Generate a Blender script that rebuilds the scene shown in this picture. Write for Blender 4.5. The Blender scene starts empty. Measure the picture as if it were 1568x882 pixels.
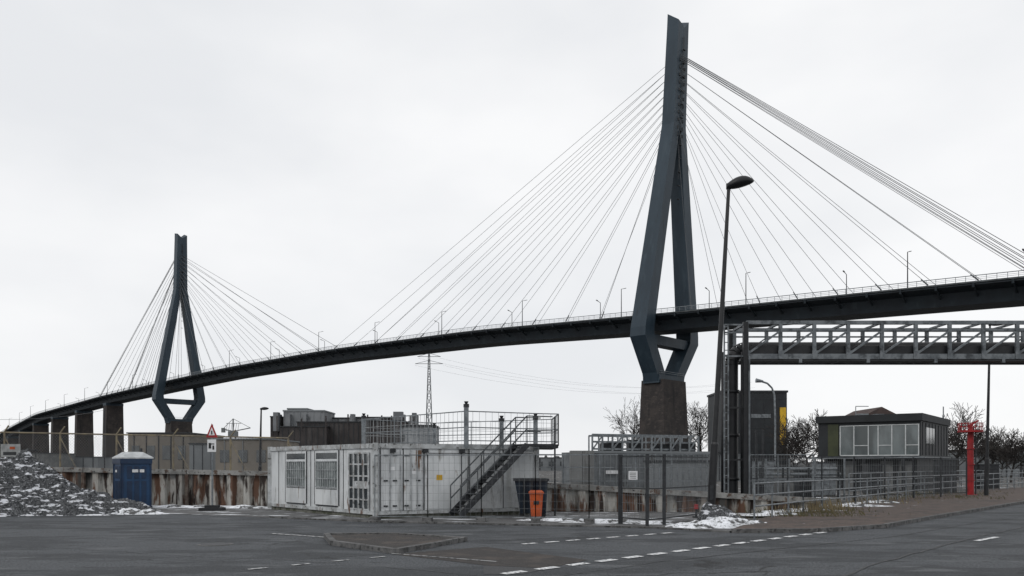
import bpy, math, random
import numpy as np
from mathutils import Vector, Matrix, noise
random.seed(7)
F=1234.0; CH=1.8; HZ=712.0
def bx(px,D): return (px-784.0)/F*D          # lateral metres for a bearing at depth D
def hz(py,D): return CH+(HZ-py)/F*D          # height in metres at depth D
def gp(px,py,z=0.0):                          # surveyed ground point
    D=(CH-z)*F/(py-HZ); return Vector((bx(px,D),D,z))
def tb(a,b,px):
    k=(px-784.0)/F; dx=b[0]-a[0]; dy=b[1]-a[1]
    return (k*a[1]-a[0])/(dx-k*dy)

# ---------------------------------------------------------------- materials
def M(name,c1,c2=None,scale=4,rough=.7,metal=0,bump=0,stretch=(1,1,1),lo=.38,hi=.62,layers=(),bscale=None,bdist=.02,spec=.4,cracks=None):
    m=bpy.data.materials.new(name); m.use_nodes=True; nt=m.node_tree; N=nt.nodes; L=nt.links
    b=N['Principled BSDF']; b.inputs['Roughness'].default_value=rough; b.inputs['Metallic'].default_value=metal
    b.inputs['Specular IOR Level'].default_value=spec
    tc=N.new('ShaderNodeTexCoord')
    def nz(sc,st,det=8,ro=.6):
        mp=N.new('ShaderNodeMapping'); mp.inputs['Scale'].default_value=st
        L.new(tc.outputs['Object'],mp.inputs['Vector'])
        n=N.new('ShaderNodeTexNoise'); n.inputs['Scale'].default_value=sc; n.inputs['Detail'].default_value=det; n.inputs['Roughness'].default_value=ro
        L.new(mp.outputs[0],n.inputs['Vector']); return n
    def ramp(src,lo,hi):
        r=N.new('ShaderNodeMapRange'); r.inputs['From Min'].default_value=lo; r.inputs['From Max'].default_value=hi
        r.interpolation_type='SMOOTHSTEP'; L.new(src,r.inputs['Value']); return r.outputs[0]
    def mix(f,a,bc):
        x=N.new('ShaderNodeMix'); x.data_type='RGBA'; L.new(f,x.inputs[0])
        if isinstance(a,tuple): x.inputs[6].default_value=(*a,1)
        else: L.new(a,x.inputs[6])
        x.inputs[7].default_value=(*bc,1); return x.outputs[2]
    if c2 is None: c2=tuple(c*.75 for c in c1)
    n=nz(scale,stretch); col=mix(ramp(n.outputs['Fac'],lo,hi),c1,c2)
    for (c,sc,l,h,st) in layers:
        n2=nz(sc,st); col=mix(ramp(n2.outputs['Fac'],l,h),col,c)
    if cracks:
        csc,cw,cc=cracks
        wn=nz(1.3,(1,1,1),6); wv=N.new('ShaderNodeVectorMath'); wv.operation='MULTIPLY_ADD'
        L.new(wn.outputs['Color'],wv.inputs[0]); wv.inputs[1].default_value=(1.6,1.6,0); L.new(tc.outputs['Object'],wv.inputs[2])
        vo=N.new('ShaderNodeTexVoronoi'); vo.feature='DISTANCE_TO_EDGE'; vo.inputs['Scale'].default_value=csc; L.new(wv.outputs[0],vo.inputs['Vector'])
        inv=N.new('ShaderNodeMapRange'); inv.inputs['From Min'].default_value=cw; inv.inputs['From Max'].default_value=cw*.4; L.new(vo.outputs['Distance'],inv.inputs['Value'])
        mk=ramp(nz(.22,(1,1,1),3).outputs['Fac'],.48,.56); mu=N.new('ShaderNodeMath'); mu.operation='MULTIPLY'; L.new(inv.outputs[0],mu.inputs[0]); L.new(mk,mu.inputs[1])
        col=mix(mu.outputs[0],col,cc)
    L.new(col,b.inputs['Base Color'])
    if bump:
        n3=nz(bscale or scale*4,stretch); bp=N.new('ShaderNodeBump'); bp.inputs['Strength'].default_value=bump; bp.inputs['Distance'].default_value=bdist
        L.new(n3.outputs['Fac'],bp.inputs['Height']); L.new(bp.outputs[0],b.inputs['Normal'])
    return m
V1=(1,1,1); ST=(1,1,.12)
asphalt=M('asphalt',(.036,.041,.047),(.098,.105,.114),scale=22,rough=.8,bump=1,bscale=30,bdist=.03,lo=.40,hi=.62,
   layers=[((.034,.038,.043),.28,.46,.56,(1,2.6,1)),((.10,.106,.112),.7,.56,.68,(1,2.4,1)),((.026,.029,.033),1.8,.58,.68,(1,1.8,1)),((.17,.175,.18),34,.60,.66,V1),((.018,.02,.024),28,.58,.66,V1)],cracks=(.33,.008,(.014,.015,.017)))
earth=M('earth_ground',(.06,.06,.058),(.11,.105,.1),scale=1.5,rough=.95,bump=.6,layers=[((.6,.62,.65),.5,.60,.66,V1)])
patch=M('dark_asphalt_patch',(.021,.019,.019),(.046,.041,.038),scale=30,rough=.85,bump=.6,layers=[((.066,.054,.047),1.4,.48,.66,V1),((.12,.11,.10),36,.62,.68,V1)])
tar=M('tar_joint',(.014,.016,.018),(.028,.03,.032),scale=8,rough=.6)
paint=M('road_paint',(.74,.75,.75),(.55,.56,.57),scale=9,rough=.7,layers=[((.08,.083,.09),11,.53,.59,V1)])
paint2=M('worn_road_paint',(.5,.51,.51),(.3,.31,.31),scale=9,rough=.7,layers=[((.08,.083,.09),10,.50,.56,V1)])
kerbm=M('kerb_stone',(.14,.14,.14),(.075,.075,.075),scale=3,rough=.9,bump=.3,layers=[((.035,.035,.035),9,.5,.65,V1)])
paver=M('brown_paving',(.092,.066,.055),(.054,.043,.038),scale=5,rough=.9,bump=.4,layers=[((.14,.12,.105),18,.54,.68,V1),((.035,.03,.029),.9,.5,.7,V1),((.5,.5,.52),1.2,.66,.7,V1)])
steelblue=M('bridge_blue_paint',(.022,.040,.057),(.015,.029,.043),scale=.15,rough=.55,stretch=(1,1,.3),layers=[((.034,.055,.073),.5,.54,.72,(1,1,.15)),((.011,.018,.025),1.2,.58,.76,(1,1,.1))])
deckm=M('bridge_girder_paint',(.011,.018,.024),(.008,.012,.017),scale=.2,rough=.65,layers=[((.02,.028,.034),.6,.55,.7,(1,1,.2))])
deckedge=M('deck_edge_concrete',(.09,.10,.105),(.05,.056,.06),scale=.5,rough=.8)
cablem=M('cable_steel',(.085,.09,.097),(.06,.065,.07),scale=1,rough=.5)
brick=M('dark_pier_brick',(.048,.041,.038),(.028,.025,.025),scale=.3,rough=.9,bump=.5,layers=[((.075,.063,.056),.7,.53,.70,(1,1,2.5)),((.018,.017,.018),.4,.54,.70,(1,1,.12)),((.022,.02,.02),3,.56,.68,(.4,.4,2))])
white=M('container_paint',(.62,.64,.65),(.48,.50,.51),scale=1.2,rough=.55,stretch=(1,1,.35),bump=.1,
   layers=[((.34,.35,.345),2.2,.52,.72,ST),((.19,.185,.175),5,.57,.74,(1,1,.2)),((.14,.08,.05),2.8,.64,.70,(1,1,.3))])
whiterust=M('container_rust_paint',(.6,.62,.63),(.46,.48,.49),scale=1.2,rough=.6,
   layers=[((.33,.34,.33),2.2,.54,.75,ST),((.17,.10,.065),2.0,.54,.62,(1,1,.3)),((.07,.035,.022),2.6,.585,.65,(1,1,.3))])
framem=M('container_frame',(.46,.48,.49),(.28,.29,.29),scale=3,rough=.6,layers=[((.12,.07,.048),4,.57,.66,(1,1,.3)),((.08,.08,.076),7,.57,.68,V1)])
mossm=M('dirty_plinth',(.07,.075,.052),(.17,.17,.15),scale=3,rough=.9)
dark=M('dark_steel',(.016,.018,.021),(.030,.033,.037),scale=6,rough=.6)
black=M('black_paint',(.006,.007,.009),(.012,.013,.015),scale=3,rough=.45)
galv=M('galvanised_steel',(.22,.24,.255),(.135,.15,.162),scale=5,rough=.45,metal=.3,layers=[((.07,.074,.08),3,.55,.72,V1)])
gantrym=M('gantry_steel',(.17,.185,.197),(.10,.112,.122),scale=4,rough=.5,metal=.3,layers=[((.045,.05,.055),2,.52,.68,V1)])
lightwire=M('pale_mesh_wire',(.42,.44,.45),(.25,.265,.275),scale=5,rough=.5,metal=.2)
wirem=M('fence_wire',(.2,.21,.22),(.13,.14,.145),scale=6,rough=.5,metal=.3)
yellowrail=M('yellowed_rail',(.22,.185,.12),(.12,.105,.085),scale=3,rough=.7)
rust=M('rusty_sheet_pile',(.42,.415,.39),(.25,.235,.21),scale=2.2,rough=.85,stretch=(1,1,.3),bump=.6,bscale=20,lo=.42,hi=.6,
   layers=[((.115,.063,.042),1.5,.48,.55,(1,1,.25)),((.028,.020,.017),2.6,.515,.60,(1,1,.2)),((.15,.082,.05),9,.62,.72,(1,1,.5)),((.05,.05,.048),.7,.55,.7,(1,1,.3))])
capm=M('wall_cap_concrete',(.27,.27,.26),(.15,.15,.145),scale=2.5,rough=.9,bump=.4,layers=[((.09,.06,.045),4,.53,.63,V1),((.03,.03,.03),9,.58,.68,V1)])
snow=M('dirty_snow',(.8,.82,.86),(.55,.57,.59),scale=4,rough=.85,bump=.6,layers=[((.07,.07,.07),3,.53,.6,V1),((.12,.12,.12),14,.56,.64,V1)])
gravel=M('gravel_heap',(.026,.028,.031),(.10,.105,.11),scale=12,rough=.95,bump=1,bscale=22,bdist=.06,layers=[((.32,.33,.35),22,.57,.64,V1),((.68,.70,.74),2.4,.55,.59,(1,1,3))])
bluep=M('blue_plastic',(.014,.055,.135),(.011,.042,.10),scale=2,rough=.5)
blued=M('blue_plastic_dark',(.009,.03,.072),(.008,.022,.055),scale=2,rough=.5)
roofw=M('pale_plastic_roof',(.5,.52,.53),(.36,.38,.39),scale=3,rough=.6)
redp=M('red_paint',(.33,.013,.016),(.21,.012,.014),scale=2,rough=.55)
signw=M('sign_white',(.72,.73,.74),(.6,.61,.62),scale=2,rough=.5)
frameg=M('window_frame_pale',(.52,.54,.545),(.42,.44,.445),scale=2,rough=.5)
orange=M('orange_plastic',(.42,.075,.016),(.28,.05,.012),scale=2,rough=.55)
yellow=M('yellow_paint',(.62,.38,.02),(.46,.28,.02),scale=2,rough=.6)
navy=M('navy_bin',(.012,.022,.036),(.008,.015,.026),scale=2,rough=.5)
glass=M('window_glass',(.12,.145,.15),(.03,.042,.045),scale=.5,rough=.1,spec=.8,stretch=(1,1,.4))
glassd=M('dark_glass',(.02,.026,.03),(.05,.06,.065),scale=.8,rough=.12,spec=.8)
curtain=M('frosted_window',(.27,.30,.30),(.15,.17,.17),scale=1.3,rough=.35)
concrete=M('concrete_wall',(.17,.175,.175),(.11,.115,.115),scale=.6,rough=.9,layers=[((.07,.07,.07),1.2,.56,.72,ST)])
cladding=M('dark_cladding',(.018,.022,.025),(.012,.014,.017),scale=1,rough=.6)
greenrefl=M('green_reflection',(.045,.052,.022),(.03,.036,.016),scale=1,rough=.6)  # green-yellow window reflection put into a base colour
beige=M('beige_render',(.20,.178,.15),(.14,.128,.112),scale=.12,rough=.9)
greyclad=M('grey_cladding',(.2,.215,.225),(.14,.152,.16),scale=.05,rough=.8)
paleclad=M('pale_factory_cladding',(.22,.23,.24),(.15,.158,.168),scale=.08,rough=.8,layers=[((.08,.085,.09),.3,.52,.68,(1,1,.3))])
silo=M('silo_brown',(.055,.049,.048),(.034,.032,.033),scale=.1,rough=.9,layers=[((.085,.08,.078),.25,.55,.7,(1,1,.2))])
tile=M('dull_roof_tiles',(.075,.052,.047),(.05,.038,.036),scale=1,rough=.9)
far=M('distant_scrub',(.06,.062,.065),(.1,.1,.1),scale=.1,rough=1)
bark=M('bare_bark',(.042,.037,.034),(.024,.022,.021),scale=2,rough=.95)
straw=M('dry_grass',(.22,.175,.10),(.12,.10,.06),scale=4,rough=.9)
grass=M('winter_grass',(.06,.062,.03),(.11,.09,.048),scale=5,rough=.95)

# ---------------------------------------------------------------- builder
class Part:
    def __init__(s,name,mat): s.n=name; s.m=mat; s.v=[]; s.f=[]; s.smooth=False
    def add(s,vs,fs):
        o=len(s.v); s.v.extend([tuple(x) for x in vs]); s.f.extend([tuple(i+o for i in f) for f in fs])
    def beam(s,a,b,w,h=None,up=None):
        a=Vector(a); b=Vector(b); h=h or w; d=(b-a)
        if d.length<1e-6: return
        d.normalize(); u=Vector(up) if up else (Vector((0,0,1)) if abs(d.z)<.95 else Vector((0,1,0)))
        r=d.cross(u).normalized(); u=r.cross(d).normalized()
        vs=[p+r*(i*w/2)+u*(j*h/2) for p in (a,b) for i,j in ((-1,-1),(1,-1),(1,1),(-1,1))]
        s.add(vs,[(0,3,2,1),(4,5,6,7),(0,1,5,4),(1,2,6,5),(2,3,7,6),(3,0,4,7)])
    def cyl(s,a,b,r0,r1=None,n=8,cap=True):
        a=Vector(a); b=Vector(b); r1=r0 if r1 is None else r1; d=(b-a)
        if d.length<1e-6: return
        d.normalize(); u=Vector((0,0,1)) if abs(d.z)<.9 else Vector((1,0,0))
        x=d.cross(u).normalized(); y=x.cross(d)
        vs=[p+(x*math.cos(2*math.pi*i/n)+y*math.sin(2*math.pi*i/n))*r for p,r in ((a,r0),(b,r1)) for i in range(n)]
        fs=[(i,(i+1)%n,n+(i+1)%n,n+i) for i in range(n)]
        if cap: fs+= [tuple(range(n-1,-1,-1)),tuple(range(n,2*n))]
        s.add(vs,fs)
    def box(s,x0,x1,y0,y1,z0,z1):
        s.prism([(x0,y0),(x1,y0),(x1,y1),(x0,y1)],z0,z1)
    def prism(s,poly,z0,z1):
        n=len(poly); area=sum(poly[i][0]*poly[(i+1)%n][1]-poly[(i+1)%n][0]*poly[i][1] for i in range(n))
        if area<0: poly=list(poly)[::-1]
        vs=[(p[0],p[1],z0) for p in poly]+[(p[0],p[1],z1) for p in poly]
        s.add(vs,[tuple(range(n-1,-1,-1)),tuple(range(n,2*n))]+[(i,(i+1)%n,n+(i+1)%n,n+i) for i in range(n)])
    def wall(s,a,b,t0,t1,z0,z1,o0=0.,o1=.05):
        a=Vector((a[0],a[1])); b=Vector((b[0],b[1])); d=b-a; nrm=Vector((d.y,-d.x)).normalized()
        p=[a+d*t0+nrm*o0,a+d*t1+nrm*o0,a+d*t1+nrm*o1,a+d*t0+nrm*o1]
        s.prism([(q.x,q.y) for q in p],z0,z1)
    def loft(s,rings,cap=True):
        n=len(rings[0]); o=[]
        for r in rings: o+=list(r)
        fs=[(k*n+i,k*n+(i+1)%n,(k+1)*n+(i+1)%n,(k+1)*n+i) for k in range(len(rings)-1) for i in range(n)]
        if cap: fs+=[tuple(range(n-1,-1,-1)),tuple(range((len(rings)-1)*n,len(rings)*n))]
        s.add(o,fs)
    def mesh_fence(s,a,b,z0,z1,dx=.1,dz=.25,r=.004):
        a=Vector((a[0],a[1],0)); b=Vector((b[0],b[1],0)); n=max(1,int((b-a).length/dx))
        for i in range(n+1):
            p=a.lerp(b,i/n); s.beam(p+Vector((0,0,z0)),p+Vector((0,0,z1)),r*2)
        m=max(1,int((z1-z0)/dz))
        for j in range(m+1):
            z=z0+(z1-z0)*j/m; s.beam(a+Vector((0,0,z)),b+Vector((0,0,z)),r*2)
    def obj(s,nm,org,parent=None):
        me=bpy.data.meshes.new(nm); v=[(x-org[0],y-org[1],z-org[2]) for x,y,z in s.v]
        me.from_pydata(v,[],s.f); me.update()
        if s.smooth:
            for p in me.polygons: p.use_smooth=True
        me.materials.append(s.m); o=bpy.data.objects.new(nm,me); bpy.context.scene.collection.objects.link(o)
        if parent: o.parent=parent
        else: o.location=org
        return o
class Obj:
    def __init__(s,name): s.n=name; s.p=[]
    def part(s,n,m):
        p=Part(n,m); s.p.append(p); return p
    def done(s):
        ps=[p for p in s.p if p.v]; a=np.array([v for p in ps for v in p.v])
        org=Vector(((a[:,0].min()+a[:,0].max())/2,(a[:,1].min()+a[:,1].max())/2,a[:,2].min()))
        if len(ps)==1: return ps[0].obj(s.n,org)
        e=bpy.data.objects.new(s.n,None); bpy.context.scene.collection.objects.link(e); e.location=org; e.empty_display_size=.5
        for p in ps: p.obj(p.n,org,e)
        return e
def single(name,mat,fn,smooth=False):
    o=Obj(name); p=o.part(name,mat); p.smooth=smooth; fn(p); return o.done()
def sheet(name,pts,z,mat):
    def f(p): p.add([(q[0],q[1],z) for q in pts],[tuple(range(len(pts)))])
    o=single(name,mat,f)
    me=o.data
    if me.polygons[0].normal.z<0: me.flip_normals()
    return o
def strip(name,pts,w,z,mat):
    P=[Vector(pts[0])]
    for a,b in zip(pts[:-1],pts[1:]):
        a=Vector(a); b=Vector(b); n=max(1,int((b-a).length/.35))
        for i in range(1,n+1):
            q=a.lerp(b,i/n); P.append(q+Vector((noise.noise(q*1.7),noise.noise(q*1.7+Vector((9,0,0))),0))*.09)
    pts=P
    def f(p):
        vs=[]
        for i,q in enumerate(pts):
            a=Vector(pts[max(0,i-1)]); b=Vector(pts[min(len(pts)-1,i+1)]); d=(b-a); d.z=0; d.normalize(); n=Vector((-d.y,d.x,0))
            ww=w*(.75+.9*noise.noise(Vector(q)*3.3)) ; vs+=[(q[0]+n.x*ww/2,q[1]+n.y*ww/2,z),(q[0]-n.x*ww/2,q[1]-n.y*ww/2,z)]
        p.add(vs,[(2*i+1,2*i+3,2*i+2,2*i) for i in range(len(pts)-1)])
    o=single(name,mat,f); 
    if o.data.polygons[0].normal.z<0: o.data.flip_normals()
    return o

# ---------------------------------------------------------------- ground and road
sheet('ground',[(-3000,-200),(3000,-200),(3000,5000),(-3000,5000)],0,earth)
kerb_line=[gp(-300,781),gp(0,783),gp(230,786),gp(415,793),gp(570,800),gp(1000,809),gp(1120,816),gp(1250,815),gp(1350,808),gp(1420,795),gp(1568,770),gp(1700,757),gp(1900,745)]
sheet('road',[(-90,-30),(90,-30),(120,75)]+[(p.x,p.y) for p in kerb_line[::-1]]+[(-90,33)],.004,asphalt)
pk=kerb_line[6:]; back=[gp(1900,734),gp(1700,740),gp(1530,750),gp(1400,763),gp(1300,777),gp(1170,797)]
def f(p): p.prism([(q.x,q.y) for q in pk]+[(q.x,q.y) for q in back],0.001,.10)
single('pavement',paver,f)
def f(p):
    for a,b in zip(pk[:-1],pk[1:]):
        L=(b-a).length; n=max(1,int(L/1.0))
        for i in range(n):
            u=a.lerp(b,i/n); v=a.lerp(b,(i+.985)/n); d=(b-a).normalized(); nn=Vector((d.y,-d.x,0))*.08
            p.beam(u+nn+Vector((0,0,.05)),v+nn+Vector((0,0,.05+random.uniform(-.008,.008))),.14,.125)
single('kerb',kerbm,f)
def f(p):
    for a,b in zip(kerb_line[3:6],kerb_line[4:7]):
        L=(b-a).length; n=max(1,int(L/1.0))
        for i in range(n):
            p.beam(a.lerp(b,i/n)+Vector((0,0,.02)),a.lerp(b,(i+.98)/n)+Vector((0,0,.02)),.14,.06+random.uniform(0,.02))
single('kerb',kerbm,f)
sheet('yard_pavement',[(p.x,p.y+.12) for p in kerb_line[1:7]]+[(gp(1170,790).x,30),(-4,36),(-26,36.2)],.008,M('yard_asphalt',(.08,.082,.085),(.14,.14,.14),scale=20,rough=.9,bump=.5,layers=[((.03,.03,.03),.8,.52,.7,V1),((.62,.64,.67),.55,.56,.60,(1,3,1))]))
isl=[gp(500,823),gp(600,821.5),gp(712,829),gp(605,848),gp(510,835)]
o=Obj('traffic_island'); p=o.part('kerb_ring',kerbm); n=len(isl)
for i in range(n):
    a,b=isl[i],isl[(i+1)%n]; m=max(1,int((b-a).length/.8))
    for k in range(m): p.beam(a.lerp(b,k/m)+Vector((0,0,.045)),a.lerp(b,(k+.97)/m)+Vector((0,0,.045)),.14,.12+random.uniform(-.01,.01))
p=o.part('island_surface',patch); c=sum(isl,Vector())/n
p.prism([((q.x-c.x)*.97+c.x,(q.y-c.y)*.97+c.y) for q in isl],.006,.075); o.done()
sheet('dark_road_patch',[gp(600,849),gp(745,838),gp(900,858),gp(838,871),gp(740,866)],.009,patch)
sheet('dark_road_patch',[gp(740,866.3),gp(838,871.3),gp(800,880),gp(740,880)],.009,M('asphalt_patch_b',(.034,.036,.039),(.068,.068,.071),scale=28,rough=.85,bump=.4))
strip('tar_joint',[gp(1640,800),gp(1568,807),gp(1480,826),gp(1400,848),gp(1330,868),gp(1270,890),gp(1200,925)],.08,.012,tar)
strip('tar_joint',[gp(1640,782),gp(1500,800),gp(1370,822),gp(1200,840),gp(1000,862),gp(850,884)],.04,.012,tar)
strip('tar_joint',[gp(-100,845),gp(100,840),gp(300,853),gp(450,858),gp(600,848)],.035,.012,tar)
strip('tar_joint',[gp(-100,812),gp(200,808),gp(415,812),gp(500,822)],.05,.012,tar)
strip('tar_joint',[gp(712,830),gp(900,822),gp(1110,818)],.05,.012,tar)
strip('tar_joint',[gp(450,859),gp(560,866),gp(740,883)],.035,.012,tar)
o=Obj('manhole_cover'); p=o.part('cover',dark); q=gp(330,834); p.cyl((q.x,q.y,.005),(q.x,q.y,.014),.32,n=20); p=o.part('rim',kerbm); p.cyl((q.x,q.y,.004),(q.x,q.y,.011),.39,n=20); o.done()
def dashes(name,a,b,n,duty,w,mat):
    def f(p):
        d=(b-a); nn=Vector((-d.y,d.x,0)).normalized()*w/2
        for i in range(n):
            u=a+d*(i/n); v=a+d*((i+duty)/n)
            p.add([(q.x,q.y,.016) for q in (u-nn,v-nn,v+nn,u+nn)],[(0,1,2,3)])
    o=single(name,mat,f)
    if o.data.polygons[0].normal.z<0: o.data.flip_normals()
dashes('dashed_road_marking',gp(770,880),gp(1270,814.5),15,.62,.19,paint)
dashes('dashed_road_marking',gp(800,834),gp(1040,815.5),8,.6,.14,paint)
dashes('dashed_road_marking',gp(1495,829),gp(1760,780),3,.22,.14,paint)
dashes('dashed_road_marking',gp(380,873),gp(620,850),4,.42,.1,paint2)
dashes('road_line_marking',gp(415,817.5),gp(500,823.5),1,1,.14,paint2)
dashes('road_line_marking',gp(600,848.5),gp(760,861),1,1,.06,paint2)

# ---------------------------------------------------------------- heaps
def mound(name,cx,cy,rx,ry,h,mat,seed,rough=.25,fs=1.2,n=56,base=0.0,fine=.05):
    def f(p):
        vs=[]
        for i in range(n+1):
            for j in range(n+1):
                u=-1.15+2.3*i/n; v=-1.15+2.3*j/n; x=cx+u*rx; y=cy+v*ry
                nn=noise.fractal(Vector((x*fs,y*fs,seed)),1,2,6); r=math.hypot(u,v)+.22*noise.noise(Vector((u*2,v*2,seed+9)))
                z=h*max(-.05,(1-r**1.25))*(1+rough*nn)+fine*h*noise.fractal(Vector((x*6,y*6,seed)),1,2,3)*(r<1.0)
                vs.append((x,y,base+z if r<1.05 else base-.03))
        fs_=[(i*(n+1)+j,(i+1)*(n+1)+j,(i+1)*(n+1)+j+1,i*(n+1)+j+1) for i in range(n) for j in range(n)]
        p.add(vs,fs_)
    return single(name,mat,f)
mound('gravel_heap',-19.9,30.6,5.4,2.9,2.15,gravel,3,.3,1.0,120,fine=.07)
mound('gravel_heap',-16.4,29.9,3.1,1.4,.95,gravel,8,.5,1.4,90,fine=.12)
mound('snow_patch',-14.2,29.6,1.6,.5,.22,snow,5,.5,2,60)
mound('snow_patch',-16.5,28.8,2.2,.3,.14,snow,6,.5,2,60)
p0=gp(1110,806); mound('snow_patch',p0.x,p0.y,1.5,.9,.26,snow,11,.5,2,70,fine=.2)
p0=gp(1060,808); mound('snow_patch',p0.x,p0.y,.9,.5,.14,snow,13,.5,2)
p0=gp(1098,803); mound('earth_heap',p0.x,p0.y,.8,.5,.7,gravel,17,.5,2)
for k,(px,py,rx) in enumerate([(1185,792,1.0),(1235,786,1.5),(1300,779,1.8),(1345,773,1.2),(260,777,2.2),(300,777,2.8),(370,778,2.4),(860,797,1.5),(930,800,1.6),(1010,802,1.2)]):
    q=gp(px,py); mound('snow_patch',q.x,q.y,rx,.38,.10,snow,20+k,.5,2,40,base=.1 if px>1150 else .0)

# ---------------------------------------------------------------- bridge
P1=Vector((45,239,0)); P2=Vector((-191,462,0)); AX=(P2-P1).normalized(); TR=Vector((AX.y,-AX.x,0))*1.0
if TR.y<0: TR=-TR
keys=[(190,102,35.9),(115.4,172.5,41.2),(45,239,45.3),(-8,289,49.1),(-72.6,350,51.1),(-138,412,51.0),(-191,462,49.2),(-262,529,46.3),(-356,618,40.3),(-430,700,32),(-482,752,21.5),(-545,800,9)]
K=np.array(keys,float); seg=np.r_[0,np.cumsum(np.hypot(np.diff(K[:,0]),np.diff(K[:,1])))]
S=np.arange(0,seg[-1],4.0); C=np.stack([np.interp(S,seg,K[:,i]) for i in range(3)],1)
w=11; ker=np.hanning(w+2)[1:-1]; ker/=ker.sum(); Cp=np.vstack([C[:1]+(C[:1]-C[1:2])*np.arange(w//2,0,-1)[:,None],C,C[-1:]+(C[-1:]-C[-2:-1])*np.arange(1,w//2+1)[:,None]])
C=np.stack([np.convolve(Cp[:,i],ker,'valid') for i in range(3)],1)
s0=seg[2]
def dk(s,u=0,dz=0):
    a=min(max(s+s0,0),S[-1]-.1); x,y,z=[float(np.interp(a,S,C[:,i])) for i in range(3)]
    a2=min(a+4,S[-1]); a1=max(a-4,0)
    t=Vector([float(np.interp(a2,S,C[:,i])-np.interp(a1,S,C[:,i])) for i in range(2)]+[0]).normalized()
    n=Vector((-t.y,t.x,0))
    if n.dot(TR)<0: n=-n
    return Vector((x,y,z+dz))+n*u
smin=-s0+1; smax=S[-1]-s0-6
o=Obj('cable_stayed_bridge')
g=o.part('deck_girder',deckm); prof=[(-8.2,-.15),(-8.2,-.7),(-5.0,-1.5),(-4.2,-4.3),(4.2,-4.3),(5.0,-1.5),(8.2,-.7),(8.2,-.15)]
sl=list(np.arange(smin,smax,6.0)); g.loft([[dk(s,u,dz) for u,dz in prof] for s in sl])
e=o.part('deck_edge',deckedge)
for u in (-8.3,8.3): e.loft([[dk(s,u-.2,-.3),dk(s,u+.2,-.3),dk(s,u+.2,.05),dk(s,u-.2,.05)] for s in sl])
r=o.part('deck_railing',galv)
for u in (-8.3,8.3):
    for dz,th in ((1.25,.15),(.8,.06),(.45,.06)):
        for a,b in zip(sl[:-1],sl[1:]): r.beam(dk(a,u,dz),dk(b,u,dz),th)
    for s in np.arange(smin,smax,2.0): r.beam(dk(s,u,.05),dk(s,u,1.25),.08)
rb=o.part('cantilever_ribs',deckm)
for s in np.arange(smin+2,smax,7.5):
    for sg in (-1,1):
        rb.beam(dk(s,8.3*sg,-.8),dk(s,4.6*sg,-2.6),.35,.35)
        rb.beam(dk(s,8.5*sg,-.3),dk(s,8.5*sg,-1.3),.35,.35)
def pylon(o,P,lean,nm):
    def pt(u,l,z):
        q=P+TR*u+AX*l; return Vector((q.x+lean*max(0,(z-27))/107.0,q.y,z))
    lg=o.part(nm+'_legs',steelblue)
    for sg in (-1,1):
        st=[(26,4.6,5.0,4.4),(28.5,5.4,5.0,4.4),(38.5,12.0,5.3,4.7),(41,12.1,5.1,4.4),(102,1.65,4.2,3.2),(131,1.4,3.9,2.75)]
        rings=[]
        for z,u,L,T in st:
            rings.append([pt(sg*u-T/2,-L/2,z),pt(sg*u+T/2,-L/2,z),pt(sg*u+T/2,L/2,z),pt(sg*u-T/2,L/2,z)])
        z,u,L,T=st[-1]
        hi,lo=134.2,132.2
        za,zb=(hi,lo) if sg<0 else (lo,hi)
        k=1.6 if nm=='near_pylon' else .3
        rings.append([pt(sg*u-T/2,-L/2,za-k-.4),pt(sg*u+T/2,-L/2,zb-.8),pt(sg*u+T/2,L/2,zb+.6),pt(sg*u-T/2,L/2,za+k*.6)])
        lg.loft(rings)
    cb=o.part(nm+'_crossbeam',steelblue)
    cb.loft([[pt(-10.2,-1.9,36.6),pt(-10.2,1.9,36.6),pt(-10.2,1.9,39.4),pt(-10.2,-1.9,39.4)],[pt(10.2,-1.9,36.6),pt(10.2,1.9,36.6),pt(10.2,1.9,39.4),pt(10.2,-1.9,39.4)]])
    cb.loft([[pt(-6.8,-2.8,25.6),pt(-6.8,2.8,25.6),pt(-6.8,2.8,28.0),pt(-6.8,-2.8,28.0)],[pt(6.8,-2.8,25.6),pt(6.8,2.8,25.6),pt(6.8,2.8,28.0),pt(6.8,-2.8,28.0)]])
    pr=o.part(nm+'_pier',brick)
    pr.loft([[pt(-7,-4.6,0),pt(7,-4.6,0),pt(7,4.6,0),pt(-7,4.6,0)],[pt(-6.0,-3.8,26.6),pt(6.0,-3.8,26.6),pt(6.0,3.8,26.6),pt(-6.0,3.8,26.6)]])
    cr=o.part(nm+'_pier_railing',galv)
    for a,b in (((-6.4,-3),(6.4,-3)),((-6.4,-3),(-6.4,3)),((6.4,-3),(6.4,3))):
        for zz in (28.5,29.0): cr.beam(pt(*a,zz),pt(*b,zz),.08)
    ld=o.part(nm+'_anchor_housings',dark)
    for i in range(11):
        z=99+i*2.2
        for l in (-2.1,2.1):
            for u in (-1.2,1.2): ld.beam(pt(u,l,z-.45),pt(u,l,z+.35),.5,.45)
    for u in (-.25,.25): ld.beam(pt(u,-2.25,86),pt(u,-2.25,128),.1)
    for z in np.arange(80,128,4.): ld.beam(pt(-.5,-2.5,z),pt(.5,-2.5,z),.5,.15)
    return pt
pt1=pylon(o,P1,4.3,'near_pylon'); pt2=pylon(o,P2,1.2,'far_pylon')
cab=o.part('stay_cables',cablem)
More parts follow.
